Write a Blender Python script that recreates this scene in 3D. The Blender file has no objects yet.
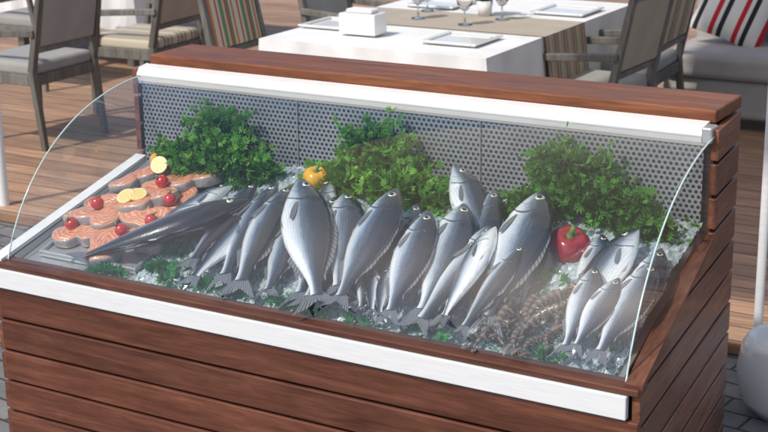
import bpy, math, random
import numpy as np
from mathutils import Vector, Matrix
random.seed(3); rs=np.random.RandomState(5)
H0=0.62
COL=bpy.context.collection
# ---------------------------------------------------------------- helpers
def new_mat(name,base=(.5,.5,.5),rough=.5,metal=0.,spec=.5,coat=0.):
    m=bpy.data.materials.new(name); m.use_nodes=True
    b=m.node_tree.nodes['Principled BSDF']
    b.inputs['Base Color'].default_value=(*base,1); b.inputs['Roughness'].default_value=rough
    b.inputs['Metallic'].default_value=metal; b.inputs['Specular IOR Level'].default_value=spec
    b.inputs['Coat Weight'].default_value=coat; b.inputs['Coat Roughness'].default_value=.08
    return m,m.node_tree,b
def setin(nt,sock,v):
    if v is None: return
    if hasattr(v,'is_output'): nt.links.new(v,sock)
    else: sock.default_value=v
def mth(nt,op,a,b=None,c=None,clamp=False):
    n=nt.nodes.new('ShaderNodeMath'); n.operation=op; n.use_clamp=clamp
    setin(nt,n.inputs[0],a); setin(nt,n.inputs[1],b)
    if c is not None: setin(nt,n.inputs[2],c)
    return n.outputs[0]
def ramp(nt,fac,stops,interp='LINEAR'):
    n=nt.nodes.new('ShaderNodeValToRGB'); n.color_ramp.interpolation=interp
    cr=n.color_ramp
    while len(cr.elements)<len(stops): cr.elements.new(.5)
    for e,(p,c) in zip(cr.elements,stops):
        e.position=p; e.color=(*c,1) if len(c)==3 else c
    setin(nt,n.inputs[0],fac); return n.outputs[0]
def mix(nt,fac,a,b,mode='MIX'):
    n=nt.nodes.new('ShaderNodeMix'); n.data_type='RGBA'; n.blend_type=mode
    setin(nt,n.inputs[0],fac); setin(nt,n.inputs[6],a if hasattr(a,'is_output') or len(a)==4 else (*a,1)); setin(nt,n.inputs[7],b if hasattr(b,'is_output') or len(b)==4 else (*b,1))
    return n.outputs[2]
def tex(nt,kind,vec=None,**kw):
    n=nt.nodes.new('ShaderNodeTex'+kind)
    for k,v in kw.items():
        if k in n.inputs: n.inputs[k].default_value=v
        else: setattr(n,k,v)
    if vec is not None: nt.links.new(vec,n.inputs['Vector'])
    return n
def coords(nt,which='Object',scale=(1,1,1),loc=(0,0,0),rot=(0,0,0)):
    t=nt.nodes.new('ShaderNodeTexCoord'); mp=nt.nodes.new('ShaderNodeMapping')
    mp.inputs['Scale'].default_value=scale; mp.inputs['Location'].default_value=loc; mp.inputs['Rotation'].default_value=rot
    nt.links.new(t.outputs[which],mp.inputs[0]); return mp.outputs[0]
def bump(nt,b,h,strength=.3,dist=.01):
    n=nt.nodes.new('ShaderNodeBump'); n.inputs['Strength'].default_value=strength; n.inputs['Distance'].default_value=dist
    nt.links.new(h,n.inputs['Height']); nt.links.new(n.outputs[0],b.inputs['Normal']); return n
def sep(nt,v):
    n=nt.nodes.new('ShaderNodeSeparateXYZ'); nt.links.new(v,n.inputs[0]); return n.outputs
def comb(nt,x,y,z=0.):
    n=nt.nodes.new('ShaderNodeCombineXYZ'); setin(nt,n.inputs[0],x); setin(nt,n.inputs[1],y); setin(nt,n.inputs[2],z); return n.outputs[0]
def empty(name,loc=(0,0,0),rotz=0):
    o=bpy.data.objects.new(name,None); o.location=loc; o.rotation_euler=(0,0,rotz); COL.objects.link(o); return o
def mobj(name,verts,faces,mats,parent=None,smooth=False,midx=None,attr=None,attrname='fa'):
    me=bpy.data.meshes.new(name); me.from_pydata([tuple(float(c) for c in v) for v in verts],[],[tuple(f) for f in faces]); me.update()
    if not isinstance(mats,(list,tuple)): mats=[mats]
    for m in mats: me.materials.append(m)
    if midx is not None: me.polygons.foreach_set('material_index',list(midx))
    if smooth: me.polygons.foreach_set('use_smooth',[True]*len(me.polygons))
    if attr is not None:
        a=me.attributes.new(attrname,'FLOAT_COLOR','POINT'); arr=np.ones((len(verts),4)); arr[:,:3]=np.array(attr)[:,:3]; a.data.foreach_set('color',arr.ravel())
    o=bpy.data.objects.new(name,me); COL.objects.link(o)
    if parent: o.parent=parent
    return o
def bev(o,w=.003,seg=2):
    m=o.modifiers.new('b','BEVEL'); m.width=w; m.segments=seg; m.limit_method='ANGLE'; return o
def box(name,x0,x1,y0,y1,z0,z1,mat,parent=None,bw=.003,seg=2):
    v=[(x0,y0,z0),(x1,y0,z0),(x1,y1,z0),(x0,y1,z0),(x0,y0,z1),(x1,y0,z1),(x1,y1,z1),(x0,y1,z1)]
    f=[(0,3,2,1),(4,5,6,7),(0,1,5,4),(1,2,6,5),(2,3,7,6),(3,0,4,7)]
    o=mobj(name,v,f,mat,parent)
    if bw: bev(o,bw,seg)
    return o
def beam(name,p0,p1,w0,w1,mat,parent,bw=.004):
    p0=Vector(p0);p1=Vector(p1); d=(p1-p0).normalized(); s=Vector((0,1,0)) if abs(d.y)<.9 else Vector((1,0,0))
    x=d.cross(s).normalized(); y=d.cross(x)
    v=[]
    for p,w in ((p0,w0),(p1,w1)):
        for a,b in ((-1,-1),(1,-1),(1,1),(-1,1)): v.append(p+x*a*w/2+y*b*w/2)
    o=mobj(name,v,[(0,1,2,3),(7,6,5,4),(0,4,5,1),(1,5,6,2),(2,6,7,3),(3,7,4,0)],mat,parent); bev(o,bw); return o
def lathe(name,prof,mat,parent=None,loc=(0,0,0),n=32,smooth=True):
    v=[];f=[]
    for r,z in prof:
        for i in range(n):
            a=2*math.pi*i/n; v.append((loc[0]+r*math.cos(a),loc[1]+r*math.sin(a),loc[2]+z))
    for j in range(len(prof)-1):
        for i in range(n):
            k=(i+1)%n; f.append((j*n+i,j*n+k,(j+1)*n+k,(j+1)*n+i))
    return mobj(name,v,f,mat,parent,smooth)
def tube(name,pts,rad,mat,parent=None,n=10):
    v=[];f=[];m=len(pts)
    for j,p in enumerate(pts):
        p=Vector(p); d=(Vector(pts[min(j+1,m-1)])-Vector(pts[max(j-1,0)])).normalized()
        s=Vector((0,0,1)) if abs(d.z)<.9 else Vector((1,0,0)); x=d.cross(s).normalized(); y=d.cross(x)
        r=rad[j] if hasattr(rad,'__len__') else rad
        for i in range(n):
            a=2*math.pi*i/n; v.append(p+x*r*math.cos(a)+y*r*math.sin(a))
    for j in range(m-1):
        for i in range(n):
            k=(i+1)%n; f.append((j*n+i,j*n+k,(j+1)*n+k,(j+1)*n+i))
    f.append(tuple(range(n))); f.append(tuple(range((m-1)*n,m*n)))
    return mobj(name,v,f,mat,parent,True)
# ---------------------------------------------------------------- materials
def wood_mat(name,c1,c2,c3,axis='X',rough=.4,coat=.15,gs=1.,spec=.4):
    m,nt,b=new_mat(name,c1,rough,coat=coat,spec=spec); 
    oi=nt.nodes.new('ShaderNodeObjectInfo')
    sc={'X':(1.2,14,14),'Y':(14,1.2,14),'Z':(14,14,1.2)}[axis]
    t=nt.nodes.new('ShaderNodeTexCoord'); ad=nt.nodes.new('ShaderNodeVectorMath'); ad.operation='ADD'
    rv=mth(nt,'MULTIPLY',oi.outputs['Random'],37.)
    nt.links.new(t.outputs['Object'],ad.inputs[0]); nt.links.new(comb(nt,rv,rv,rv),ad.inputs[1])
    mp=nt.nodes.new('ShaderNodeMapping'); mp.inputs['Scale'].default_value=tuple(s*gs for s in sc); nt.links.new(ad.outputs[0],mp.inputs[0])
    n1=tex(nt,'Noise',mp.outputs[0],Scale=2.,Detail=6.,Roughness=.6,Distortion=.8)
    n2=tex(nt,'Noise',mp.outputs[0],Scale=9.,Detail=4.,Roughness=.7)
    n3=tex(nt,'Noise',t.outputs['Object'],Scale=5.,Detail=3.)
    c=ramp(nt,n1.outputs['Fac'],[(.3,c2),(.5,c1),(.7,c3)])
    g=ramp(nt,n2.outputs['Fac'],[(.35,(.5,.5,.5)),(.6,(1,1,1))])
    c=mix(nt,.6,c,g,'MULTIPLY'); c=mix(nt,.5,c,ramp(nt,n3.outputs['Fac'],[(.3,(.65,.65,.65)),(.7,(1.15,1.15,1.15))]),'MULTIPLY')
    rb=mth(nt,'MULTIPLY_ADD',oi.outputs['Random'],.5,.75)
    c=mix(nt,1.,c,comb(nt,rb,rb,rb),'MULTIPLY')
    nt.links.new(c,b.inputs['Base Color']); bump(nt,b,n2.outputs['Fac'],.15,.004)
    nt.links.new(mth(nt,'MULTIPLY_ADD',n3.outputs['Fac'],.3,rough-.12),b.inputs['Roughness'])
    return m
W_FRONT=wood_mat('wood_slat',(.135,.045,.025),(.085,.026,.015),(.2,.075,.043))
W_SIDE=wood_mat('wood_slat_side',(.21,.078,.043),(.14,.044,.025),(.3,.125,.073),axis='Y')
W_CAP=wood_mat('wood_cap',(.24,.08,.034),(.165,.052,.022),(.33,.125,.058),rough=.45,coat=.05,spec=.3)
CHAIRW=wood_mat('chair_wood',(.17,.16,.14),(.12,.11,.1),(.22,.21,.19),axis='Z',rough=.5,coat=0)
DARK,_,_=new_mat('dark_gap',(.012,.008,.006),.8)
WHITE,nt,b=new_mat('white_aluminium',(.8,.8,.79),.3,coat=.2)
n=tex(nt,'Noise',coords(nt,scale=(3,3,40)),Scale=4.,Detail=4.); nt.links.new(ramp(nt,n.outputs[0],[(.3,(.72,.725,.73)),(.7,(.8,.8,.79))]),b.inputs['Base Color'])
METAL,nt,b=new_mat('steel',(.55,.56,.57),.38,metal=.7)
PERF,nt,b=new_mat('perforated_steel',(.3,.31,.32),.42,metal=.4)
s=sep(nt,coords(nt)); P=.0165
def grid(ox,oy):
    x=mth(nt,'ADD',mth(nt,'DIVIDE',s[0],P),ox); y=mth(nt,'ADD',mth(nt,'DIVIDE',s[2],P*1.732),oy)
    fx=mth(nt,'SUBTRACT',mth(nt,'FRACT',x),.5); fy=mth(nt,'MULTIPLY',mth(nt,'SUBTRACT',mth(nt,'FRACT',y),.5),1.732)
    return mth(nt,'SQRT',mth(nt,'ADD',mth(nt,'MULTIPLY',fx,fx),mth(nt,'MULTIPLY',fy,fy)))
dd=mth(nt,'MINIMUM',grid(0,0),grid(.5,.5))
hole=ramp(nt,dd,[(.28,(0,0,0)),(.33,(1,1,1))])
n=tex(nt,'Noise',coords(nt,scale=(3,3,3)),Scale=2.,Detail=5.); pc=ramp(nt,n.outputs[0],[(.3,(.28,.3,.33)),(.7,(.41,.43,.45))])
nt.links.new(mix(nt,hole,(.018,.022,.028),pc),b.inputs['Base Color'])
nt.links.new(mth(nt,'MULTIPLY',hole,.4),b.inputs['Metallic']); bump(nt,b,hole,.5,.003)
GLASS=bpy.data.materials.new('glass'); GLASS.use_nodes=True; nt=GLASS.node_tree; nt.nodes.clear()
o_=nt.nodes.new('ShaderNodeOutputMaterial'); tr=nt.nodes.new('ShaderNodeBsdfTransparent'); tr.inputs[0].default_value=(.96,.98,.975,1)
gl=nt.nodes.new('ShaderNodeBsdfGlossy'); gl.inputs['Roughness'].default_value=.015
lw=nt.nodes.new('ShaderNodeLayerWeight'); lw.inputs['Blend'].default_value=.5
fc_=mth(nt,'MULTIPLY_ADD',mth(nt,'POWER',lw.outputs['Facing'],4.),.85,.085,clamp=True)
mx=nt.nodes.new('ShaderNodeMixShader'); nt.links.new(fc_,mx.inputs[0]); nt.links.new(tr.outputs[0],mx.inputs[1]); nt.links.new(gl.outputs[0],mx.inputs[2]); nt.links.new(mx.outputs[0],o_.inputs[0])
GEDGE,_,_=new_mat('glass_edge',(.5,.64,.62),.15,coat=.5)
CLEAR,nt,b=new_mat('clear_glass',(1,1,1),.02); b.inputs['Transmission Weight'].default_value=1.
PORC,_,_=new_mat('porcelain',(.78,.78,.77),.15,coat=.4)
def cloth(name,c,sc=300,rough=.9):
    m,nt,b=new_mat(name,c,rough,spec=.2); b.inputs['Sheen Weight'].default_value=.15
    n=tex(nt,'Noise',coords(nt),Scale=7.,Detail=5.); w=tex(nt,'Noise',coords(nt,scale=(sc,sc,sc)),Scale=1.,Detail=1.)
    nt.links.new(mix(nt,1.,c,ramp(nt,n.outputs[0],[(.3,(.86,.86,.86)),(.7,(1,1,1))]),'MULTIPLY'),b.inputs['Base Color']); bump(nt,b,w.outputs[0],.25,.002); return m
CLOTHW=cloth('white_cloth',(.8,.8,.79)); LINEN=cloth('linen',(.42,.36,.28)); CUSH=cloth('grey_cushion',(.34,.33,.31)); SOFA=cloth('sofa_fabric',(.42,.4,.38))
def stripes(name,axis,freq,stops,which='Object'):
    m,nt,b=new_mat(name,(.5,.5,.5),.9,spec=.2)
    s=sep(nt,coords(nt,which)); f=mth(nt,'FRACT',mth(nt,'MULTIPLY',s[axis],freq))
    nt.links.new(ramp(nt,f,stops,'CONSTANT'),b.inputs['Base Color']); w=tex(nt,'Noise',coords(nt,scale=(300,300,300)),Scale=1.); bump(nt,b,w.outputs[0],.25,.002); return m
cr=(.55,.49,.38)
STR1=stripes('striped_seat',1,7.,[(0,cr),(.3,(.2,.15,.12)),(.38,cr),(.5,(.33,.29,.23)),(.7,cr),(.82,(.16,.12,.1)),(.9,cr)])
STR2=stripes('striped_back',1,5.,[(0,cr),(.18,(.38,.09,.07)),(.26,cr),(.36,(.14,.22,.12)),(.52,(.5,.42,.3)),(.62,(.38,.09,.07)),(.7,(.14,.2,.12)),(.82,cr),(.9,(.45,.2,.1))])
STR3=stripes('striped_runner',1,9.,[(0,(.42,.36,.28)),(.3,(.35,.12,.1)),(.42,(.42,.36,.28)),(.6,(.2,.24,.14)),(.72,(.5,.44,.34))])
STR4=stripes('striped_pillow',0,7.,[(0,(.7,.68,.64)),(.3,(.5,.03,.04)),(.5,(.7,.68,.64)),(.65,(.03,.03,.035)),(.85,(.7,.68,.64))])
# ---- fish
def fish_mat(name,back,mid,side,belly,scl):
    m,nt,b=new_mat(name,(.4,.4,.4),.3,metal=.1,coat=1.); b.inputs['Coat Roughness'].default_value=.06
    at=nt.nodes.new('ShaderNodeAttribute'); at.attribute_name='fa'; s=sep(nt,at.outputs['Vector']); h,ss,fin=s[0],s[1],s[2]
    oi=nt.nodes.new('ShaderNodeObjectInfo'); rv=mth(nt,'MULTIPLY',oi.outputs['Random'],50.)
    t=nt.nodes.new('ShaderNodeTexCoord'); xyz=sep(nt,t.outputs['Object'])
    v2=comb(nt,mth(nt,'ADD',xyz[0],rv),mth(nt,'MULTIPLY',xyz[2],1.25),0.)
    v3=comb(nt,mth(nt,'ADD',xyz[0],rv),xyz[1],xyz[2])
    vs=comb(nt,mth(nt,'ADD',mth(nt,'MULTIPLY',xyz[0],.3),rv),xyz[1],xyz[2])
    nz=tex(nt,'Noise',vs,Scale=30.,Detail=6.,Roughness=.65); nb=tex(nt,'Noise',v3,Scale=140.,Detail=2.)
    hd=ramp(nt,ss,[(.0,(.16,.16,.16)),(.24,(0,0,0))])
    hh=mth(nt,'ADD',mth(nt,'ADD',mth(nt,'ADD',h,hd),mth(nt,'MULTIPLY_ADD',oi.outputs['Random'],.2,-.08)),mth(nt,'MULTIPLY',mth(nt,'SUBTRACT',nz.outputs[0],.5),.28))
    c=ramp(nt,hh,[(.18,belly),(.37,side),(.52,mid),(.69,back),(.95,tuple(x*.5 for x in back))])
    vo=tex(nt,'Voronoi',v2,Scale=scl,Randomness=.3,voronoi_dimensions='2D')
    body=mth(nt,'GREATER_THAN',ss,.235); 
    sd=ramp(nt,vo.outputs['Distance'],[(.1,(1.18,1.18,1.18)),(.6,(.8,.81,.84))])
    hm=mth(nt,'MULTIPLY',body,ramp(nt,h,[(.1,(.1,.1,.1)),(.5,(1,1,1))]))
    c=mix(nt,hm,c,mix(nt,1.,c,sd,'MULTIPLY'))
    st=mth(nt,'SINE',mth(nt,'MULTIPLY',xyz[2],800.)); c=mix(nt,mth(nt,'MULTIPLY',body,.35),c,mix(nt,1.,c,ramp(nt,mth(nt,'MULTIPLY_ADD',st,.5,.5),[(0,(.7,.7,.73)),(1,(1.15,1.15,1.15))]),'MULTIPLY'))
    hc=mth(nt,'SUBTRACT',h,.42); gl_=mth(nt,'ADD',ss,mth(nt,'MULTIPLY',mth(nt,'MULTIPLY',hc,hc),.42))
    line=mth(nt,'LESS_THAN',mth(nt,'ABSOLUTE',mth(nt,'SUBTRACT',gl_,.238)),.005)
    line=mth(nt,'MULTIPLY',line,mth(nt,'LESS_THAN',mth(nt,'ABSOLUTE',hc),.36))
    c=mix(nt,mth(nt,'MULTIPLY',line,.85),c,(.03,.03,.035))
    gl2=mth(nt,'MULTIPLY',mth(nt,'LESS_THAN',mth(nt,'ABSOLUTE',mth(nt,'SUBTRACT',gl_,.175)),.003),mth(nt,'LESS_THAN',mth(nt,'ABSOLUTE',mth(nt,'SUBTRACT',h,.35)),.22)); c=mix(nt,mth(nt,'MULTIPLY',gl2,.5),c,(.08,.08,.09))
    bx=mth(nt,'DIVIDE',mth(nt,'SUBTRACT',ss,.25),.03); by_=mth(nt,'DIVIDE',mth(nt,'SUBTRACT',h,.68),.1)
    bl=ramp(nt,mth(nt,'ADD',mth(nt,'MULTIPLY',bx,bx),mth(nt,'MULTIPLY',by_,by_)),[(.3,(1,1,1)),(1.,(0,0,0))]); c=mix(nt,mth(nt,'MULTIPLY',bl,.6),c,(.02,.02,.025))
    ll=mth(nt,'LESS_THAN',mth(nt,'ABSOLUTE',mth(nt,'SUBTRACT',h,.66)),.011); c=mix(nt,mth(nt,'MULTIPLY',mth(nt,'MULTIPLY',ll,body),.5),c,(.02,.025,.03))
    mo=mth(nt,'MULTIPLY',mth(nt,'LESS_THAN',ss,.06),mth(nt,'LESS_THAN',mth(nt,'ABSOLUTE',mth(nt,'SUBTRACT',h,.38)),.05)); c=mix(nt,mo,c,(.03,.02,.02))
    fr_=mth(nt,'SINE',mth(nt,'MULTIPLY',h,75.)); fc=ramp(nt,mth(nt,'MULTIPLY_ADD',fr_,.5,.5),[(0,(.05,.057,.07)),(1,(.18,.195,.22))])
    c=mix(nt,fin,c,fc)
    nt.links.new(c,b.inputs['Base Color'])
    nt.links.new(mth(nt,'MULTIPLY',mth(nt,'SUBTRACT',1.,fin),.15),b.inputs['Metallic'])
    nt.links.new(mth(nt,'MULTIPLY_ADD',nb.outputs[0],.2,.14),b.inputs['Roughness'])
    hb=mth(nt,'ADD',mth(nt,'MULTIPLY',mth(nt,'SUBTRACT',1.,vo.outputs['Distance']),mth(nt,'MULTIPLY',body,.6)),mth(nt,'MULTIPLY',nz.outputs[0],1.2))
    bump(nt,b,hb,.25,.003); return m
M_BREAM=fish_mat('bream_skin',(.026,.04,.064),(.1,.145,.205),(.44,.51,.58),(.84,.85,.86),150.)
M_BASS=fish_mat('bass_skin',(.016,.024,.036),(.065,.092,.13),(.33,.39,.46),(.76,.78,.79),190.)
M_IRIS,_,_=new_mat('fish_iris',(.6,.57,.47),.25,metal=.2,coat=1.); M_PUP,_,_=new_mat('fish_pupil',(.004,.004,.006),.08,coat=1.)
def crv(pts,s):
    x=[p[0] for p in pts]; y=[p[1] for p in pts]
    xs=np.linspace(0,x[-1],400); ys=np.interp(xs,x,y); k=np.ones(25)/25; yp=np.pad(ys,12,'edge'); ys2=np.convolve(yp,k,'valid')
    w=np.clip(xs/.05,0,1); ys=ys*(1-w)+ys2*w
    return np.interp(s,xs,ys)
SHAPES={
 'bream':dict(top=[(0,.007),(.02,.026),(.06,.058),(.12,.096),(.2,.13),(.3,.15),(.4,.152),(.5,.136),(.6,.106),(.7,.068),(.78,.039),(.84,.03),(.87,.036)],
   bot=[(0,.007),(.02,.022),(.06,.042),(.12,.07),(.2,.098),(.3,.123),(.4,.13),(.5,.12),(.6,.094),(.7,.057),(.78,.035),(.84,.028),(.87,.036)],
   wid=[(0,.006),(.03,.024),(.08,.044),(.15,.062),(.28,.076),(.42,.072),(.55,.057),(.7,.033),(.82,.014),(.87,.006)]),
 'bass':dict(top=[(0,.008),(.03,.022),(.08,.044),(.15,.07),(.25,.096),(.35,.107),(.45,.103),(.55,.089),(.65,.068),(.75,.045),(.82,.034),(.87,.038)],
   bot=[(0,.008),(.03,.02),(.08,.038),(.15,.062),(.25,.09),(.35,.103),(.45,.102),(.55,.088),(.65,.064),(.75,.042),(.82,.032),(.87,.038)],
   wid=[(0,.008),(.03,.022),(.08,.038),(.15,.054),(.28,.066),(.42,.064),(.55,.052),(.7,.032),(.82,.014),(.87,.006)])}
def fish_mesh(kind,L,bz=0.,by=0.,rnd=0.):
    S=SHAPES[kind]; V=[];A=[];Fc=[];MI=[]
    ss=np.concatenate([np.linspace(0,1,26)[:-1]**1.4*.26,np.linspace(.26,.87,44)]); nA=28
    top=crv(S['top'],ss);bot=crv(S['bot'],ss);wid=crv(S['wid'],ss)
    gill=1+.12*np.clip((.245-ss)/.004,0,1)*np.clip((ss-.02)/.18,0,1)
    def bendf(p):
        x,y,z=p; return (x*L,(y+by*x*(x-1))*L,(z+bz*x*(x-1))*L)
    for i,s in enumerate(ss):
        for k in range(nA):
            a=2*math.pi*k/nA; ca=math.cos(a);sa=math.sin(a)
            z=(top[i] if ca>0 else bot[i])*math.copysign(abs(ca)**.92,ca); g=gill[i] if abs(ca)<.8 else 1
            y=wid[i]*g*math.copysign(abs(sa)**1.05,sa)
            V.append(bendf((s,y,z))); hn=z/(top[i]+bot[i])+bot[i]/(top[i]+bot[i]); A.append((hn,s,0))
    nR=len(ss)
    for i in range(nR-1):
        for k in range(nA):
            l=(k+1)%nA; Fc.append((i*nA+k,i*nA+l,(i+1)*nA+l,(i+1)*nA+k)); MI.append(0)
    Fc.append(tuple(range(nA))[::-1]); MI.append(0)
    def grid(fn,nu,nv):
        b0=len(V)
        for i in range(nu+1):
            for j in range(nv+1):
                p,h=fn(i/nu,j/nv); V.append(bendf(p)); A.append((h,.9,1))
        for i in range(nu):
            for j in range(nv):
                q=b0+i*(nv+1)+j; Fc.append((q,q+1,q+nv+2,q+nv+1)); MI.append(0)
    tw=.13 if kind=='bream' else .11
    cl=.7+.45*rnd
    def tail(u,v):
        w=2*u-1; tipx=.925+.085*abs(w)**1.1; tz=tw*w*cl
        return ((.855+(tipx-.855)*v, .006*math.sin(w*7+rnd*5)*v+.015*math.sin(rnd*19)*v*v, .034*w*(1-v)+tz*v**.85),u)
    grid(tail,20,6)
    def dors(u,v):
        s=.27+.47*u; hgt=(.02 if kind=='bream' else .03)*(abs(math.sin(math.pi*min(1,u*1.05+.1)))**.6 if u<.95 else .3)
        if kind=='bass': hgt*=1-.9*math.exp(-((u-.52)/.06)**2)
        return ((s+.04*v, .004*math.sin(u*20)*v, float(crv(S['top'],s))*.97+hgt*v*(1-.06*(int(u*22)%2))),u*1.3)
    grid(dors,22,2)
    def anal(u,v):
        s=.58+.16*u; return ((s+.035*v,0,-float(crv(S['bot'],s))*.97-.022*v*(1-u*.6)),u*.6)
    grid(anal,8,2)
    for sd in (1,-1):
        def pect(u,v):
            w=2*u-1; y=float(crv(S['wid'],.26+.16*v))*.97+.003+.006*v
            return ((.255+.13*v, sd*y, -.03-.04*v+w*(.005+.011*math.sin(v*2.8))),u*.5)
        grid(pect,6,6)
        def pelv(u,v):
            s=.30+.04*u; return ((s+.08*v,sd*(.02+.012*v),-float(crv(S['bot'],s))*.9-.016*v*(1-u)),u*.5)
        grid(pelv,4,3)
        es=.105 if kind=='bream' else .09; er=.024 if kind=='bream' else .018; ez=float(crv(S['top'],es))*.36
        ey=float(crv(S['wid'],es))*1.0
        for (r,off,mi,dome) in ((er,.001,1,.006),(er*.62,.0058,2,.004)):
            b0=len(V); n=16
            rings=[(1,-.6),(.8,.45),(.45,.85)]
            for (rr,dz) in rings:
                for k in range(n):
                    a=2*math.pi*k/n; V.append(bendf((es+r*rr*math.cos(a),sd*(ey+off+dome*dz+.2*r*rr*math.cos(a)-.3*r*rr*math.sin(a)),ez+r*rr*math.sin(a)))); A.append((.5,.1,0))
            V.append(bendf((es,sd*(ey+off+dome),ez))); A.append((.5,.1,0))
            for j in range(2):
                for k in range(n):
                    l=(k+1)%n; Fc.append((b0+j*n+k,b0+j*n+l,b0+(j+1)*n+l,b0+(j+1)*n+k)); MI.append(mi)
            for k in range(n): Fc.append((b0+2*n+k,b0+2*n+(k+1)%n,b0+3*n)); MI.append(mi)
    return V,Fc,MI,A
SL=.27; BEDN=Vector((0,-SL,1)).normalized()
def place_fish(kind,H,T,side=-1,roll=0,bz=0.,by=0.,name=None):
    H=Vector(H);T=Vector(T); L=(T-H).length*1.06; r=random.random()
    V,Fc,MI,A=fish_mesh(kind,L,bz,by,r)
    o=mobj(name or ('sea_bream' if kind=='bream' else 'sea_bass'),V,Fc,[M_BREAM if kind=='bream' else M_BASS,M_IRIS,M_PUP],None,True,MI,A)
    X=(T-H).normalized(); n=(BEDN-X*BEDN.dot(X)).normalized(); n=Matrix.Rotation(math.radians(roll),3,X)@n
    Y=n*side; Z=X.cross(Y)
    o.matrix_world=Matrix(((X[0],Y[0],Z[0],H[0]),(X[1],Y[1],Z[1],H[1]),(X[2],Y[2],Z[2],H[2]),(0,0,0,1)))
    return o
# ---------------------------------------------------------------- CAMERA
f_px=1446.68; psi,th,ro=.5345,.2917,-.0168; C=np.array([3.107,-2.9852,1.3743+H0])
F=np.array([-math.sin(psi)*math.cos(th),math.cos(psi)*math.cos(th),-math.sin(th)]); R0=np.array([math.cos(psi),math.sin(psi),0]); U0=np.cross(R0,F)
R=R0*math.cos(ro)+U0*math.sin(ro); U=-R0*math.sin(ro)+U0*math.cos(ro)
cam=bpy.data.cameras.new('camera'); co=bpy.data.objects.new('camera',cam); COL.objects.link(co)
co.matrix_world=Matrix(((R[0],U[0],-F[0],C[0]),(R[1],U[1],-F[1],C[1]),(R[2],U[2],-F[2],C[2]),(0,0,0,1)))
cam.sensor_width=36; cam.lens=36*f_px/768; cam.clip_end=500; bpy.context.scene.camera=co
cam.dof.use_dof=True; cam.dof.focus_distance=3.75; cam.dof.aperture_fstop=8.
# ---------------------------------------------------------------- DISPLAY CASE
A_,B_,CC=.742,.514,.226; XR=1.945; L=2.0; YW=.69
case=empty('fish_display_counter')
def sx(y): return 2.03-(.085)*max(0,y)/(A_+CC)
z=H0-.075
while z>0.02:
    z0=max(.01,z-.098); box('front_slat',-.02,2.03,-.012,.012,z0,z-.004,W_FRONT,case,.004); z-=.102
box('core',.0,1.93,.013,A_+CC-.03,.012,H0-.09,DARK,case,0)
box('front_rail',-.02,2.03,-.016,.05,H0-.012,H0+.006,W_FRONT,case,.004)
box('white_strip',-.02,2.002,-.022,-.002,H0-.074,H0-.0135,WHITE,case,.003)
YS=YW+.01; ZS=.165
def prof(z):
    if z<=H0: return 0.
    if z<=H0+ZS: return (z-H0)/ZS*YS
    return YS
def side_slat(z0,z1,right=True):
    yb=A_+CC; zs=[z0]+[q for q in (H0,H0+ZS) if z0<q<z1]+[z1]
    P=[(prof(q),q) for q in zs]+[(yb,z1),(yb,z0)]; n=len(P); V=[]
    for y,z in P: V.append((sx(y) if right else -.045,y,z))
    for y,z in P: V.append((sx(y)-.022 if right else -.023,y,z))
    o=mobj('side_slat',V,[tuple(range(n)),tuple(range(2*n-1,n-1,-1))]+[(k,n+k,n+(k+1)%n,(k+1)%n) for k in range(n)],W_SIDE,case); bev(o,.003)
for right in (True,False):
    z=H0+B_-.04
    while z>0.02:
        z0=max(.01,z-.090); side_slat(z0,z-.004,right); z-=.096
for right in (True,False):
    def XX(y,d): return (sx(y)-.023-d) if right else (-.022+d)
    V=[];P=[(0.015,.02),(A_+CC-.01,.02),(A_+CC-.01,H0+B_-.05),(YS+.012,H0+B_-.05),(YS+.012,H0+ZS-.004),(.015,H0-.01)]
    for d in (0,.012):
        for y,z in P: V.append((XX(y,d),y,z))
    n=len(P); mobj('side_liner',V,[tuple(range(n)),tuple(range(2*n-1,n-1,-1))]+[(k,(k+1)%n,n+(k+1)%n,n+k) for k in range(n)],DARK,case)
    V=[]
    for y,z in ((0.0,H0+.006),(YS,H0+ZS+.006)):
        for xo in ((sx(y)+.003,sx(y)-.04) if right else (-.048,-.005)):
            for dz in (0,.012): V.append((xo,y-.002,z+dz-.006))
    mobj('slope_trim',V,[(0,1,3,2),(4,6,7,5),(0,4,5,1),(2,3,7,6),(1,5,7,3),(0,2,6,4)],W_SIDE if right else WHITE,case)
box('rear_back',-.02,1.925,A_+.02,A_+CC-.02,.02,H0+B_-.04,W_FRONT,case,.003)
box('cap_plank',.0,XR,A_,A_+CC,H0+B_-.038,H0+B_,W_CAP,case,.006,3)
box('cap_rail',.0,XR-.01,A_+.004,A_+.03,H0+B_-.09,H0+B_-.0385,W_CAP,case,.003)
V=[];P=[(A_-.06,H0+B_-.058),(A_-.045,H0+B_-.036),(A_-.002,H0+B_-.030),(A_-.002,H0+B_-.095),(A_-.05,H0+B_-.09)]
for x in (-.01,1.93):
    for y,z in P: V.append((x,y,z))
o=mobj('glass_holder',V,[(0,1,2,3,4),(9,8,7,6,5)]+[(k,(k+1)%5,5+(k+1)%5,5+k) for k in range(5)],WHITE,case); bev(o,.002)
mobj('perforated_wall',[(0.0,YW,H0+.1),(1.93,YW,H0+.1),(1.93,YW+.005,H0+B_-.07),(0.0,YW+.005,H0+B_-.07)],[(0,1,2,3)],PERF,case)
for xx in (.62,1.26): box('wall_joint',xx,xx+.003,YW-.002,YW+.001,H0+.14,H0+B_-.09,METAL,case,0)
def bz_(y): return H0-.03+SL*y
mobj('steel_bed',[(.0,.03,bz_(.03)),(1.96,.03,bz_(.03)),(1.93,YW,bz_(YW)),(.0,YW,bz_(YW))],[(0,1,2,3)],METAL,case)
mobj('front_lip',[(.0,.051,H0-.03),(1.985,.051,H0-.03),(1.985,.051,H0+.004),(.0,.051,H0+.004)],[(0,1,2,3)],METAL,case)
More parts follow.
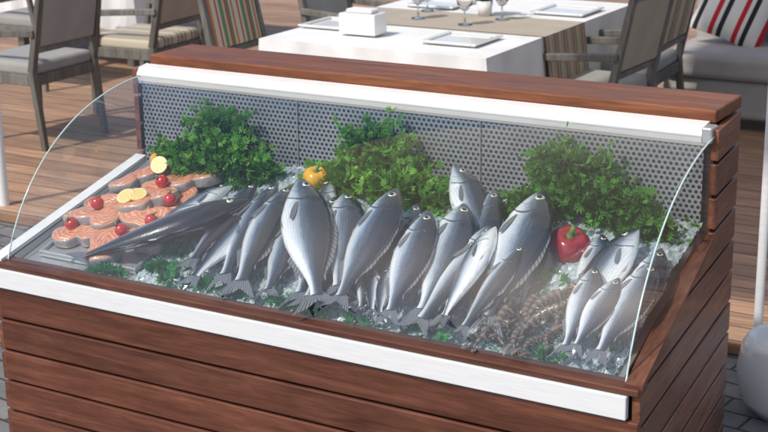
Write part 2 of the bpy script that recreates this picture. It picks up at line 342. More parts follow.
mobj('inner_end_panel',[(1.985,.05,H0-.03),(1.94,YW,H0-.03),(1.94,YW,H0+ZS),(1.985,.05,H0+.01)],[(0,1,2,3)],METAL,case)
mobj('inner_end_panel',[(-.001,.05,H0-.03),(-.001,YW,H0-.03),(-.001,YW,H0+ZS),(-.001,.05,H0+.01)],[(0,1,2,3)],METAL,case)
def bezier(P,n=40):
    out=[]
    for i in range(n+1):
        t=i/n; a=(1-t)**3;b=3*(1-t)**2*t;c=3*(1-t)*t*t;d=t**3
        out.append((a*P[0][0]+b*P[1][0]+c*P[2][0]+d*P[3][0],a*P[0][1]+b*P[1][1]+c*P[2][1]+d*P[3][1]))
    return out
GC=bezier([(.022,H0+.006),(.10,H0+.22),(.30,H0+.43),(A_-.05,H0+B_-.062)])
V=[];fs=[]
for y,z in GC: V+= [(.0,y,z),(1.985-.04*y,y,z)]
for i in range(len(GC)-1): fs.append((2*i,2*i+1,2*i+3,2*i+2))
mobj('curved_glass',V,fs,GLASS,case,True)
for nm,xf in (('left',lambda y:.0),('right',lambda y:1.985-.04*y)):
    pts=[(xf(y),y,z) for y,z in GC]; tube('glass_edge',pts,.0026,GEDGE,case,8)
    V=[];fs=[]
    for i,(y,z) in enumerate(GC):
        zz=H0+.012+y/YS*ZS; V+=[(xf(y),y,min(z,zz) if i else z),(xf(y),y,z)]
    for i in range(len(GC)-1): fs.append((2*i,2*i+2,2*i+3,2*i+1))
    mobj('end_glass',V,fs,GLASS,case)
box('glass_clip',1.925,1.955,A_-.065,A_-.01,H0+B_-.08,H0+B_-.035,METAL,case,.005)
# ---------------------------------------------------------------- crushed ice bed
ICE,nt,b=new_mat('crushed_ice',(.6,.65,.68),.18,coat=.3); b.inputs['Subsurface Weight'].default_value=.2; b.inputs['Subsurface Radius'].default_value=(.01,.012,.014)
n=tex(nt,'Noise',coords(nt),Scale=60.,Detail=4.); nt.links.new(ramp(nt,n.outputs[0],[(.3,(.2,.27,.28)),(.65,(.5,.56,.58))]),b.inputs['Base Color'])
def sm(a,b_,x): t=min(1,max(0,(x-a)/(b_-a))); return t*t*(3-2*t)
def icez(x,y): return bz_(y)+.010+.045*sm(.1,.4,y)*sm(.42,.6,x)
V=[];fs=[];nx,ny=230,75
for i in range(nx+1):
    for j in range(ny+1):
        x=.44+1.5*i/nx; y=.055+(YW-.06)*j/ny
        jx,jy=rs.uniform(-.003,.003,2); V.append((x+jx*(0<i<nx),y+jy*(0<j<ny),icez(x,y)+rs.uniform(-.006,.008)))
for i in range(nx):
    for j in range(ny):
        q=i*(ny+1)+j; fs.append((q,q+ny+1,q+ny+2)); fs.append((q,q+ny+2,q+1))
mobj('crushed_ice',V,fs,ICE)
# ---------------------------------------------------------------- FISH  (kind, head, tail, side, roll, bend, prop)
PV=Vector((.5,-.78,.36))
FL=[
('bass',(.50,.50,.80),(.37,.19,.705),1,5,.05,.02),
('bass',(.64,.39,.80),(.22,.075,.645),-1,12,-.28,.0),
('bass',(.56,.55,.80),(.60,.13,.67),-1,8,.05,.05),
('bass',(.63,.56,.80),(.76,.08,.66),-1,8,.1,.06),
('bass',(.70,.53,.81),(.84,.05,.66),-1,0,.08,.06),
('bass',(.66,.42,.765),(.66,.06,.65),1,0,.05,.03),
('bass',(.80,.60,.83),(.97,.22,.70),1,0,.0,.06),
('bream',(.80,.46,.77),(.92,.06,.645),-1,10,.0,.05),
('bream',(.77,.48,.85),(1.11,.03,.66),-1,-5,.03,.12),
('bream',(.72,.50,.755),(.80,.08,.65),-1,10,.0,.06),
('bream',(.86,.52,.80),(1.02,.07,.65),-1,0,.0,.06),
('bream',(.89,.54,.81),(1.12,.12,.67),-1,0,.05,.09),
('bass',(.95,.52,.79),(1.06,.06,.65),-1,0,.05,.06),
('bream',(.99,.52,.76),(1.15,.12,.66),-1,0,.0,.08),
('bream',(1.13,.54,.81),(1.23,.2,.68),-1,0,.0,.08),
('bream',(1.08,.51,.855),(1.16,.03,.67),-1,5,.08,.11),
('bass',(1.17,.52,.80),(1.22,.1,.66),1,-10,.05,.07),
('bream',(1.28,.54,.83),(1.39,.08,.66),-1,0,-.05,.08),
('bream',(1.23,.43,.83),(1.32,.03,.66),-1,8,.06,.09),
('bream',(1.21,.62,.92),(1.47,.38,.73),-1,-5,.08,.03),
('bream',(1.34,.62,.86),(1.43,.31,.70),-1,0,.05,.05),
('bream',(1.45,.60,.84),(1.52,.24,.69),-1,0,.0,.06),
('bream',(1.38,.5,.79),(1.46,.08,.66),-1,0,.0,.08),
('bass',(1.42,.47,.79),(1.40,.05,.65),-1,0,.0,.07),
('bream',(1.55,.52,.78),(1.62,.22,.68),-1,0,.0,.05),
('bream',(1.48,.62,.87),(1.58,.08,.67),-1,3,.07,.12),
('bream',(1.44,.41,.82),(1.47,.04,.67),1,30,.06,.08),
('bass',(1.55,.37,.80),(1.53,.03,.66),-1,15,.1,.07),
('bream',(1.70,.55,.80),(1.76,.25,.69),-1,0,.0,.03),
('bream',(1.80,.54,.83),(1.76,.16,.67),1,10,.0,.05),
('bream',(1.88,.50,.80),(1.90,.17,.67),-1,0,.0,.05),
('bream',(1.90,.40,.79),(1.90,.045,.66),-1,0,.05,.04),
('bream',(1.85,.29,.78),(1.84,.04,.67),-1,0,.03,.03),
('bream',(1.77,.33,.785),(1.81,.045,.66),-1,5,-.04,.03),
('bass',(1.17,.24,.71),(1.26,.06,.66),1,0,.0,.02),('bass',(1.21,.24,.72),(1.29,.05,.66),1,0,.0,.02),('bass',(1.14,.23,.705),(1.22,.07,.66),-1,0,.0,.02)]
for k,Hh,Tt,sd,rl,bb,pp in FL:
    place_fish(k,Vector(Hh)+PV*pp,(Tt[0],max(Tt[1],.045),max(Tt[2],.65)),sd,rl+random.uniform(-6,6),bb+random.uniform(-.05,.05),random.uniform(-.05,.05)*sd)
# ---------------------------------------------------------------- salmon, lemon, tomato, peppers, prawns
tray=empty('serving_tray')
def bedbox(name,x0,x1,y0,y1,h0,h1,mat,par,bw=.003):
    V=[(x,y,bz_(y)+h) for h in (h0,h1) for (x,y) in ((x0,y0),(x1,y0),(x1,y1),(x0,y1))]
    o=mobj(name,V,[(0,3,2,1),(4,5,6,7),(0,1,5,4),(1,2,6,5),(2,3,7,6),(3,0,4,7)],mat,par); bev(o,bw); return o
bedbox('tray_base',.05,.43,.10,.62,.004,.010,METAL,tray)
for nm,a in (('rim',(.05,.062,.10,.62)),('rim',(.418,.43,.10,.62)),('rim',(.062,.418,.10,.112)),('rim',(.062,.418,.608,.62))): bedbox(nm,*a,.010,.022,METAL,tray)
SALM,nt,b=new_mat('salmon_flesh',(.7,.2,.08),.3,coat=.5); b.inputs['Subsurface Weight'].default_value=.2; b.inputs['Subsurface Radius'].default_value=(.02,.006,.003)
at=nt.nodes.new('ShaderNodeAttribute'); at.attribute_name='fa'; s=sep(nt,at.outputs['Vector'])
nn=tex(nt,'Noise',coords(nt),Scale=22.,Detail=5.)
wv=mth(nt,'SINE',mth(nt,'ADD',mth(nt,'MULTIPLY',s[0],30.),mth(nt,'MULTIPLY',nn.outputs[0],18.)))
c=ramp(nt,mth(nt,'MULTIPLY_ADD',wv,.5,.5),[(0,(.6,.2,.1)),(.65,(.66,.27,.14)),(1,(.72,.42,.28))]); c=mix(nt,ramp(nt,s[0],[(.1,(.45,.45,.45)),(.35,(0,0,0))]),c,(.5,.25,.18)); c=mix(nt,s[1],c,(.33,.3,.29)); nt.links.new(c,b.inputs['Base Color']); bump(nt,b,wv,.3,.003)
def onbed(o,x,y,h,rz=0,tilt=0):
    zax=BEDN.copy(); q=zax.to_track_quat('Z','Y').to_matrix().to_4x4()
    o.matrix_world=Matrix.Translation((x,y,bz_(y)+h))@q@Matrix.Rotation(rz,4,'Z')@Matrix.Rotation(tilt,4,'X'); return o
def steak(x,y,h,rz,tilt=0,s=.07):
    V=[];fs=[];A=[];n=44
    prof_=[(0,.0,0),(.6,.0,0),(.93,.001,0),(1,.005,1),(1,.027,1),(.95,.033,.2),(.8,.035,0),(.55,.034,0),(.3,.035,0),(.08,.033,0)]
    e1,e2=rs.uniform(-.07,.07,2)
    for rr,zz,sk in prof_:
        for i in range(n):
            a=2*math.pi*i/n; r=s*(1+.2*math.cos(2*a)-.42*math.exp(-((a-4.71)/.26)**2)+e1*math.sin(3*a)+e2*math.cos(5*a))
            V.append((r*rr*math.cos(a),r*rr*math.sin(a)*.8,zz+(.003*math.sin(a*3+rr*5) if zz>.03 else 0))); A.append((rr,sk,0))
    for j in range(len(prof_)-1):
        for i in range(n): k=(i+1)%n; fs.append((j*n+i,j*n+k,(j+1)*n+k,(j+1)*n+i))
    fs.append(tuple(range((len(prof_)-1)*n,len(prof_)*n)))
    onbed(mobj('salmon_steak',V,fs,SALM,None,True,None,A),x,y,h,rz,tilt)
for i,(x,y,h,rz) in enumerate([(.14,.20,.012,.4),(.27,.17,.014,2.),(.37,.24,.014,2.6),(.20,.30,.034,1.2),(.31,.31,.036,3.1),(.12,.37,.014,.2),(.22,.42,.036,4.4),(.35,.42,.016,5.),(.12,.50,.03,1.),(.24,.53,.018,2.5),(.33,.53,.038,.7),(.37,.34,.02,.1),(.17,.58,.02,4.),(.13,.28,.03,3.6),(.28,.37,.05,.9)]):
    steak(x,y,h,rz,.22*math.sin(i*3),.079+.007*math.sin(i*2))
LEM,nt,b=new_mat('lemon',(.8,.6,.1),.3,coat=.4); s=sep(nt,coords(nt)); r_=mth(nt,'SQRT',mth(nt,'ADD',mth(nt,'MULTIPLY',s[0],s[0]),mth(nt,'MULTIPLY',s[1],s[1])))
an=mth(nt,'FRACT',mth(nt,'MULTIPLY',mth(nt,'ARCTAN2',s[1],s[0]),9/6.2832)); seg=mth(nt,'GREATER_THAN',mth(nt,'ABSOLUTE',mth(nt,'SUBTRACT',an,.5)),.43)
c=mix(nt,seg,(.78,.58,.16),(.8,.74,.55)); c=mix(nt,mth(nt,'GREATER_THAN',r_,.0245),c,(.8,.76,.6)); c=mix(nt,mth(nt,'GREATER_THAN',r_,.0275),c,(.8,.52,.03)); nt.links.new(c,b.inputs['Base Color'])
def lemon(x,y,h,rz,tilt):
    o=lathe('lemon_slice',[(0,0),(.028,0),(.0295,.002),(.0295,.005),(.028,.007),(0,.007)],LEM,None,(0,0,0),32,False); onbed(o,x,y,h,rz,tilt)
lemon(.215,.33,.092,0,.35); lemon(.19,.53,.09,.3,.8); lemon(.25,.345,.094,1,.2); lemon(.30,.60,.08,.2,.9)
RED,nt,b=new_mat('tomato_skin',(.5,.018,.012),.15,coat=.6); PEPR,_,b2=new_mat('red_pepper',(.3,.008,.016),.16,coat=.7); PEPY,_,_=new_mat('yellow_pepper',(.75,.38,.02),.2,coat=.6); STEM,_,_=new_mat('green_stem',(.1,.22,.04),.5)
def blob(name,x,y,zc,r,lob,amp,mat,sq=.9,stem=True,rot=(0,0,0)):
    e=empty(name,(x,y,zc)); e.rotation_euler=rot; V=[];fs=[];n=48;m=26
    for j in range(m+1):
        ph=math.pi*j/m; sp=max(0.,math.sin(ph))
        for i in range(n):
            a=2*math.pi*i/n; rr=r*(1+amp*abs(math.cos(a*lob/2))**.7*sp-amp*.5)
            dim=.30*math.exp(-(ph/.4)**2)+.2*math.exp(-((math.pi-ph)/.4)**2) if amp>0 else .08*math.exp(-(ph/.4)**2)
            V.append((rr*sp**.8*math.cos(a),rr*sp**.8*math.sin(a),r*sq*math.cos(ph)*(1-dim)))
    for j in range(m):
        for i in range(n): k=(i+1)%n; fs.append((j*n+i,(j+1)*n+i,(j+1)*n+k,j*n+k))
    mobj('body',V,fs,mat,e,True)
    if stem:
        zt=r*sq*.66 if amp>0 else r*sq*.9
        tube('stem',[(0,0,zt),(.002,0,zt+r*.3),(.006,.002,zt+r*.6)],[r*.2,r*.12,r*.14],STEM,e)
        V=[(0,0,zt+.003)];fs=[]
        for i in range(10): a=2*math.pi*i/10; q=r*(.5 if i%2 else .2); V.append((q*math.cos(a),q*math.sin(a),zt+.002+(.0 if i%2 else .003)))
        for i in range(10): fs.append((0,1+i,1+(i+1)%10))
        mobj('calyx',V,fs,STEM,e)
    return e
for x,y,h in [(.135,.285,.085),(.30,.20,.068),(.355,.37,.08),(.165,.55,.08),(.27,.44,.092),(.36,.27,.068),(.10,.20,.06)]:
    blob('cherry_tomato',x,y,bz_(y)+h,.021,2,0,RED,.95,True,(random.uniform(-.9,.9),random.uniform(-.9,.9),0))
blob('red_bell_pepper',1.645,.46,H0+.165,.058,4,.16,PEPR,.95,True,(.4,.15,.3))
blob('yellow_bell_pepper',.79,.53,H0+.235,.038,4,.16,PEPY,.9,True,(.3,.2,.2))
blob('yellow_bell_pepper',.13,.61,H0+.19,.036,4,.16,PEPY,.9,True,(.2,.3,.2))
SHR,nt,b=new_mat('prawn_shell',(.2,.15,.12),.25,coat=.5); s=sep(nt,coords(nt)); wv=mth(nt,'SINE',mth(nt,'MULTIPLY',mth(nt,'ARCTAN2',s[1],s[0]),33.)); n=tex(nt,'Noise',coords(nt),Scale=90.,Detail=4.)
nt.links.new(mix(nt,mth(nt,'MULTIPLY',n.outputs[0],.5),ramp(nt,mth(nt,'MULTIPLY_ADD',wv,.5,.5),[(0,(.03,.028,.03)),(.45,(.1,.085,.075)),(1,(.22,.175,.14))]),(.13,.09,.07)),b.inputs['Base Color'])
def prawn(x,y,h,rz,s=1.,tl=0.):
    e=empty('prawn'); pts=[];rad=[]
    for i in range(43):
        t=i/42; a=-.3+1.35*t; R_=.085*s; pts.append((R_*math.cos(a),R_*math.sin(a),0)); base=.0125*math.sin(math.pi*min(1,t*.8+.18))**.6*s; rad.append(max(.0012,base*(1-.2*((t*7)%1))*(1-.3*t)) if t>.03 else .003)
    tube('shell',pts,rad,SHR,e,12)
    a=-.3+1.35; c0=Vector(pts[-1])
    V=[];fs=[]
    for k in (-2,-1,0,1,2):
        an=a+1.57+k*.3; d=Vector((math.cos(an),math.sin(an),.1*k)); p=Vector((-d.y,d.x,0)); b0=len(V)
        V+=[c0,c0+d*.012*s+p*.005*s,c0+d*.028*s,c0+d*.012*s-p*.005*s]; fs.append((b0,b0+1,b0+2,b0+3))
    mobj('tail_fan',V,fs,SHR,e)
    p0=Vector(pts[0])
    for k in (-1,1):
        tube('antenna',[p0,p0+Vector((.01,-.03,.01*k))*s,p0+Vector((-.02+.02*k,-.08,.004))*s],.0007,SHR,e,5)
        for q in range(6):
            m=Vector(pts[4+q*5]); tube('leg',[m,m*.83+Vector((0,0,.006*k)),m*.74+Vector((0,0,-.004))],.0011,SHR,e,5)
    tube('rostrum',[p0,p0+Vector((.002,-.022,0))*s],[.005*s,.0008],SHR,e,6)
    onbed(e,x,y,h,rz,tl); m=Vector(pts[21]); e.matrix_world=e.matrix_world@Matrix.Translation(-m)
i=0
for x,y in [(1.565,.10),(1.60,.14),(1.61,.10),(1.64,.15),(1.66,.10),(1.69,.16),(1.70,.10),(1.64,.20),(1.67,.22),(1.73,.14),(1.59,.09),(1.74,.21),(1.66,.26),(1.70,.27),(1.56,.14)]:
    prawn(x,y,.03+.014*(i%3),2.6+.22*((i*7)%5-2),1.05+.08*(i%3),.3*math.sin(i*2.3)); i+=1
# ---------------------------------------------------------------- HERBS
HERB,nt,b=new_mat('herb_leaf',(.08,.2,.03),.45,spec=.4)
at=nt.nodes.new('ShaderNodeAttribute'); at.attribute_name='lc'; nt.links.new(at.outputs['Color'],b.inputs['Base Color'])
tl=nt.nodes.new('ShaderNodeBsdfTranslucent'); nt.links.new(at.outputs['Color'],tl.inputs[0]); mxs=nt.nodes.new('ShaderNodeMixShader'); mxs.inputs[0].default_value=.35
om=[x for x in nt.nodes if x.type=='OUTPUT_MATERIAL'][0]; nt.links.new(b.outputs[0],mxs.inputs[1]); nt.links.new(tl.outputs[0],mxs.inputs[2]); nt.links.new(mxs.outputs[0],om.inputs[0])
def herb(name,ells,count,size,base,seed,sprigs=60):
    r=np.random.RandomState(seed); V=[];Fc=[];A=[]
    wts=np.array([e[3]*e[4]*e[5] for e in ells])**.66; wts/=wts.sum()
    tmpl=[]
    for ang in (-1.0,-.5,0,.5,1.0):
        l=1.-.28*abs(ang); dx,dy=math.sin(ang),math.cos(ang); px_,py_=dy,-dx
        tmpl.append([(0,0,0),(dx*l*.55+px_*.17,dy*l*.55+py_*.17,.05),(dx*l,dy*l,-.1),(dx*l*.55-px_*.17,dy*l*.55-py_*.17,.05)])
    T=np.array(tmpl).reshape(-1,3)
    def leaf(c,up,s,v):
        nn=np.cross(up,r.normal(size=3)); nn/=np.linalg.norm(nn); sd_=np.cross(up,nn)
        pts=c+s*(T[:,0:1]*sd_+T[:,1:2]*up+T[:,2:3]*nn)
        if c[1]<1: pts[:,1]=np.minimum(pts[:,1],YW-.006)
        b0=len(V); V.extend(pts.tolist()); hv=r.uniform(-.2,.25)
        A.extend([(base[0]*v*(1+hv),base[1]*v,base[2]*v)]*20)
        for q in range(5): Fc.append((b0+4*q,b0+4*q+1,b0+4*q+2,b0+4*q+3))
    for i in range(count):
        e=ells[r.choice(len(ells),p=wts)]
        d=r.normal(size=3); d/=np.linalg.norm(d); rad=r.uniform(.2,1.0)**.5*(1+.18*r.normal())
        c=np.array(e[:3])+d*rad*np.array(e[3:6])
        up=d*.8+r.normal(size=3)*.6+np.array([0,-.2,.4]); up/=np.linalg.norm(up)
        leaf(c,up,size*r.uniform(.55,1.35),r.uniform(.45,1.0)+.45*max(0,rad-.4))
    for i in range(sprigs):
        e=ells[r.choice(len(ells),p=wts)]; d=r.normal(size=3)+np.array([0,-.3,.4]); d/=np.linalg.norm(d)
        p=np.array(e[:3])+d*np.array(e[3:6])*.7; q=p+d*np.array([1,.4,.8])*r.uniform(.04,.09)*(size/.024)
        if p[1]<1: q[1]=min(q[1],YW-.02)
        w=np.array([.0012,0,.0006]); b0=len(V); V.extend([(p-w).tolist(),(p+w).tolist(),(q+w).tolist(),(q-w).tolist()]); A.extend([(base[0]*1.5,base[1]*1.3,base[2])]*4); Fc.append((b0,b0+1,b0+2,b0+3))
        for k in range(6):
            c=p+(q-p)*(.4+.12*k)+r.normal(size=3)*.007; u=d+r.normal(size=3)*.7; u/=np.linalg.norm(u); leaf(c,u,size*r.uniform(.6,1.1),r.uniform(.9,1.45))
    return mobj(name,V,Fc,HERB,None,False,None,A,'lc')
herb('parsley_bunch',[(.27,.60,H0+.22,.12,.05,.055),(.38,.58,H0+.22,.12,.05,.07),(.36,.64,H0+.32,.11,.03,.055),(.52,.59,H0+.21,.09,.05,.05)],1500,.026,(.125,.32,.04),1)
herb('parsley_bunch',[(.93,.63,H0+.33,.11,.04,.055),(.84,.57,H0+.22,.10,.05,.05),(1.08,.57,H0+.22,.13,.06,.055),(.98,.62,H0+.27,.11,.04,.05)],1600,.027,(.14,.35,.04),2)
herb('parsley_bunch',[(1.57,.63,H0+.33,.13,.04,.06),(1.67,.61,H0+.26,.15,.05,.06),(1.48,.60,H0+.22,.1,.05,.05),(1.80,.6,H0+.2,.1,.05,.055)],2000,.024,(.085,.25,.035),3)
V=[];Fc=[];A=[]
for i in range(3800):
    x=rs.uniform(.3,1.94); y=rs.uniform(.058,.3)
    if x<.44 and y>.09: continue
    if math.sin(x*23+y*9)+math.sin(x*7.3+2)<.1: continue
    z=(icez(x,y) if x>.44 else bz_(y))+.002
    a=rs.uniform(0,6.28); w=.0024; h=rs.uniform(.01,.02); lx,ly=rs.normal(size=2)*.009
    b0=len(V); V+=[(x-w*math.cos(a),y-w*math.sin(a),z),(x+w*math.cos(a),y+w*math.sin(a),z),(x+lx,y+ly,z+h)]; v=rs.uniform(.5,1.4); A+=[(.015*v,.19*v,.05*v)]*3; Fc.append((b0,b0+1,b0+2))
mobj('artificial_grass_mat',V,Fc,HERB,None,False,None,A,'lc')
gl_e=[(x,y,icez(x,y)+.004,.05,.03,.006) for x,y in ((.50,.14),(.58,.09),(.70,.10),(.80,.075),(.98,.09),(1.07,.075),(1.22,.075),(1.40,.075),(.52,.3),(1.66,.33),(.35,.075),(1.75,.08),(.50,.22))]
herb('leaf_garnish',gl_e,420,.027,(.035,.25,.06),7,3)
# ---------------------------------------------------------------- ground
GR,nt,b=new_mat('paving',(.12,.12,.125),.85)
bk=tex(nt,'Brick',coords(nt,rot=(0,0,.12)),Scale=1.); bk.inputs['Brick Width'].default_value=.22; bk.inputs['Row Height'].default_value=.11; bk.inputs['Mortar Size'].default_value=.006; bk.inputs['Color1'].default_value=(.16,.16,.165,1); bk.inputs['Color2'].default_value=(.23,.225,.22,1); bk.inputs['Mortar'].default_value=(.05,.05,.05,1)
n=tex(nt,'Noise',coords(nt),Scale=9.,Detail=9.,Roughness=.7)
nt.links.new(mix(nt,1.,bk.outputs[0],ramp(nt,n.outputs[0],[(.3,(.6,.6,.6)),(.7,(1.1,1.1,1.1))]),'MULTIPLY'),b.inputs['Base Color']); bump(nt,b,mth(nt,'SUBTRACT',n.outputs[0],bk.outputs['Fac']),.4,.01)
mobj('ground',[(-200,-200,0),(200,-200,0),(200,200,0),(-200,200,0)],[(0,1,2,3)],GR)
DK,nt,b=new_mat('deck_wood',(.3,.2,.12),.55)
s=sep(nt,coords(nt)); pl=mth(nt,'DIVIDE',s[1],.14); fr=mth(nt,'FRACT',pl); idn=tex(nt,'WhiteNoise',None,noise_dimensions='1D'); nt.links.new(mth(nt,'FLOOR',pl),idn.inputs['W'])
n=tex(nt,'Noise',coords(nt,scale=(1.5,18,1)),Scale=2.,Detail=6.)
c=ramp(nt,n.outputs[0],[(.3,(.27,.145,.085)),(.7,(.5,.315,.195))]); vv=mth(nt,'MULTIPLY_ADD',idn.outputs['Value'],.4,.75); c=mix(nt,1.,c,comb(nt,vv,vv,vv),'MULTIPLY')
gap=mth(nt,'LESS_THAN',fr,.05); nt.links.new(mix(nt,gap,c,(.02,.014,.01)),b.inputs['Base Color'])
box('terrace_deck',-14,14,1.8,20,.004,.05,DK,None,.004)
# ---------------------------------------------------------------- furniture
def chair(x,y,rot,seatmat,backmat,arms=True,name='dining_chair'):
    e=empty(name,(x,y,.05),rot)
    w=.25
    for sy in (-1,1):
        beam('back_post',(-.27,sy*w,0),(-.22,sy*w,.44),.032,.04,CHAIRW,e); beam('back_post_top',(-.22,sy*w,.44),(-.33,sy*w*.96,.96),.04,.03,CHAIRW,e)
        beam('front_leg',(.24,sy*w,0),(.23,sy*w,.42),.03,.042,CHAIRW,e)
        if arms:
            beam('arm',(-.27,sy*(w+.01),.66),(.17,sy*(w+.02),.63),.036,.036,CHAIRW,e); beam('arm_post',(.17,sy*(w+.02),.63),(.2,sy*w,.4),.03,.034,CHAIRW,e)
        box('side_rail',-.22,.23,sy*w-.012,sy*w+.012,.36,.42,CHAIRW,e)
    box('front_rail',.215,.24,-w,w,.36,.42,CHAIRW,e); box('rear_rail',-.235,-.21,-w,w,.36,.42,CHAIRW,e)
    box('seat_cushion',-.22,.26,-w+.0,w-.0,.41,.49,seatmat,e,.03,5)
    beam('top_rail',(-.33,-w,.955),(-.33,w,.955),.045,.045,CHAIRW,e); beam('low_rail',(-.245,-w,.56),(-.245,w,.56),.03,.03,CHAIRW,e)
    V=[]
    for off in (-.016,.02):
        for zz,xx in ((.58,-.252),(.93,-.325)):
            for yy in (-w+.03,w-.03): V.append((xx+off,yy,zz))
    o=mobj('back_panel',V,[(0,1,3,2),(4,6,7,5),(0,4,5,1),(2,3,7,6),(1,5,7,3),(0,2,6,4)],backmat,e); bev(o,.012,3)
    return e
PI=math.pi
chair(-2.78,3.06,PI,CUSH,CUSH); chair(-2.68,3.95,PI+.05,STR1,LINEN); chair(-1.33,3.4,.03,STR1,STR2,False); chair(-1.35,4.35,0,CUSH,CUSH)
chair(.34,3.75,PI-.04,CUSH,LINEN); chair(.25,4.5,PI+.06,CUSH,STR2); chair(-3.9,2.6,0,CUSH,CUSH); chair(-3.9,4.3,0,CUSH,LINEN)
def table(x0,x1,y0,y1,name='dining_table',runner=True,drop=.45):
    e=empty(name); zt=.78
    box('table_top',x0+.01,x1-.01,y0+.01,y1-.01,zt-.03,zt-.004,CHAIRW,e,.003)
    for xx in (x0+.12,x1-.12):
        for yy in (y0+.12,y1-.12): beam('leg',(xx,yy,.05),(xx,yy,zt-.03),.06,.07,CHAIRW,e)
    per=[];nx=50
    for i in range(nx): per.append((x0+(x1-x0)*i/nx,y0,0,-1))
    for i in range(nx): per.append((x1,y0+(y1-y0)*i/nx,1,0))
    for i in range(nx): per.append((x1-(x1-x0)*i/nx,y1,0,1))
    for i in range(nx): per.append((x0,y1-(y1-y0)*i/nx,-1,0))
    n=len(per); V=[];fs=[]; K=9
    for j in range(K):
        t=j/(K-1)
        for i,(x,y,nx_,ny_) in enumerate(per):
            ph=i*.42; fold=(math.sin(ph)+.5*math.sin(ph*2.3+1))*.024*t**.8+.03*t
            V.append((x+nx_*fold,y+ny_*fold,zt-(.0 if j==0 else .004)-drop*t+.012*math.sin(i*.15)*t))
    for j in range(K-1):
        for i in range(n):
            k=(i+1)%n; fs.append((j*n+i,(j+1)*n+i,(j+1)*n+k,j*n+k))
    fs.append(tuple(range(n)))
    mobj('tablecloth',V,fs,CLOTHW,e,False)
    if runner:
        ya,yb=y0+.62,y0+1.12
        V=[];fs=[]
        pts=[(x0-.04,zt-drop*.8),(x0-.012,zt+.004)]+[(x0+(x1-x0)*k/6,zt+.005) for k in range(1,6)]+[(x1+.012,zt+.004),(x1+.07,zt-drop*.95)]
        for x,z in pts: V+=[(x,ya,z),(x,yb,z)]
        for k in range(len(pts)-1): fs.append((2*k,2*k+1,2*k+3,2*k+2))
        mobj('table_runner',V,fs,[LINEN,STR3],e,False,[0]*(len(pts)-2)+[1])
    return e
table(-1.06,.2,2.86,4.7); table(-4.9,-3.6,4.9,6.4,runner=False)
def plate(x,y,r=.14):
    z=.786; e=empty('square_plate'); box('well',x-r,x+r,y-r,y+r,z,z+.006,PORC,e,.003)
    for a in ((x-r-.012,x-r+.015,y-r-.012,y+r+.012),(x+r-.015,x+r+.012,y-r-.012,y+r+.012),(x-r+.016,x+r-.016,y-r-.012,y-r+.015),(x-r+.016,x+r-.016,y+r-.015,y+r+.012)): box('rim',*a,z+.0065,z+.016,PORC,e,.004,3)
plate(-.9,3.35,.14); plate(-.1,3.2,.14); plate(.0,4.25,.14); plate(-.75,4.2,.14)
def wine(x,y):
    lathe('wine_glass',[(.0,.003),(.036,.003),(.036,.006),(.006,.012),(.004,.07),(.02,.08),(.04,.11),(.044,.14),(.038,.19),(.036,.19),(.042,.14),(.038,.112),(.0,.085)],CLEAR,None,(x,y,.787),28)
wine(-.62,3.7); wine(-.3,3.62); wine(-.7,3.95); wine(-.2,3.85)
nb_=empty('napkin_box'); box('body',-.74,-.53,3.10,3.22,.79,.895,PORC,nb_,.006); box('napkins',-.71,-.56,3.12,3.20,.895,.915,CLOTHW,nb_,.008)
herb('table_plant',[(-.35,3.95,.93,.05,.05,.06)],160,.04,(.08,.25,.03),9,6); lathe('plant_pot',[(.0,0),(.035,0),(.045,.08),(.04,.08),(.0,.07)],PORC,None,(-.35,3.95,.787))
sofa=empty('sofa'); 
box('base',.3,2.2,4.95,5.6,.12,.34,SOFA,sofa,.03,4); box('seat',.3,1.22,4.9,5.5,.345,.49,SOFA,sofa,.045,5); box('seat_2',1.24,2.2,4.9,5.5,.345,.49,SOFA,sofa,.045,5); box('back',.3,2.2,5.5,5.75,.3,.95,SOFA,sofa,.05,5)
for sx_ in (.4,2.1): beam('leg',(sx_,5.0,.05),(sx_,5.0,.13),.05,.05,CHAIRW,sofa)
def pillow(x,y,z,mat,rx,rz,s=.22,ry=0):
    V=[];fs=[];n=14
    for side in (1,-1):
        for i in range(n+1):
            for j in range(n+1):
                u=2*i/n-1;v=2*j/n-1; t=.075*max(0,1-u**4)**.6*max(0,1-v**4)**.6*side; k=1-.08*(1-abs(u*v)); V.append((u*s*k,t,v*s*k))
    for sd_ in (0,1):
        b0=sd_*(n+1)**2
        for i in range(n):
            for j in range(n): q=b0+i*(n+1)+j; fs.append((q,q+1,q+n+2,q+n+1))
    o=mobj('pillow',V,fs,mat,None,True); o.location=(x,y,z); o.rotation_euler=(rx,ry,rz)
pillow(.62,5.3,.71,STR4,-.3,.1,.22,.35); pillow(1.0,5.35,.70,CLOTHW,-.25,-.1,.2,-.2)
lathe('white_pole',[(.016,0),(.016,2.9),(0,2.9)],WHITE,None,(1.825,1.72,.0),16); lathe('white_pole',[(.025,0),(.025,2.9),(0,2.9)],WHITE,None,(-1.93,1.9,.0),16)
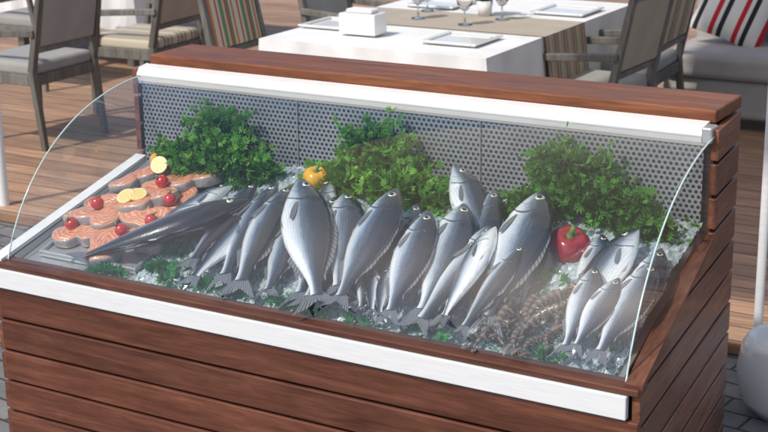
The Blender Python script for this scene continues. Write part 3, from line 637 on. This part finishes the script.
lathe('planter',[(0,0),(.1,0),(.15,.06),(.165,.16),(.15,.24),(.13,.27),(.12,.26),(.1,.22),(0,.22)],PORC,None,(2.02,1.4,0),32)
SHADE_CLOTH=bpy.data.materials.new('shade_canopy_cloth'); SHADE_CLOTH.use_nodes=True; nt=SHADE_CLOTH.node_tree; b=nt.nodes['Principled BSDF']; b.inputs['Base Color'].default_value=(.75,.72,.66,1); b.inputs['Roughness'].default_value=.9
tl=nt.nodes.new('ShaderNodeBsdfTranslucent'); tl.inputs[0].default_value=(.75,.71,.64,1); mxs=nt.nodes.new('ShaderNodeMixShader'); mxs.inputs[0].default_value=.5
om=[x for x in nt.nodes if x.type=='OUTPUT_MATERIAL'][0]; nt.links.new(b.outputs[0],mxs.inputs[1]); nt.links.new(tl.outputs[0],mxs.inputs[2]); nt.links.new(mxs.outputs[0],om.inputs[0])
V=[];fs=[]
for i in range(13):
    for j in range(2): V.append((-.3+4.2*i/12,.0+5.2*j,2.9+.05*math.sin(math.pi*i/12*6)**2+.1*j))
for i in range(12): fs.append((2*i,2*i+2,2*i+3,2*i+1))
mobj('added_shade_canopy',V,fs,SHADE_CLOTH)  # added translucent canopy out of view, shades the right-hand deck and softens light
# ---------------------------------------------------------------- light
el=math.radians(50); sdir=Vector((-.36,-.93,0)).normalized()*math.cos(el)+Vector((0,0,math.sin(el)))
w=bpy.data.worlds.new("World"); bpy.context.scene.world=w; w.use_nodes=True; nt=w.node_tree
sk=nt.nodes.new('ShaderNodeTexSky'); sk.sky_type='NISHITA'; sk.sun_disc=False; sk.sun_elevation=el; sk.sun_rotation=math.atan2(sdir.x,sdir.y)
sk.dust_density=2.; sk.air_density=.9
nt.links.new(sk.outputs[0],nt.nodes['Background'].inputs[0]); nt.nodes['Background'].inputs[1].default_value=.15
l=bpy.data.lights.new('sun','SUN'); l.energy=3.3; l.angle=math.radians(2.); l.color=(1,.95,.88); lo=bpy.data.objects.new('sun',l); COL.objects.link(lo)
lo.rotation_euler=sdir.to_track_quat('Z','Y').to_euler()
sc=bpy.context.scene; sc.view_settings.view_transform='Standard'; sc.view_settings.look='None'; sc.view_settings.exposure=0
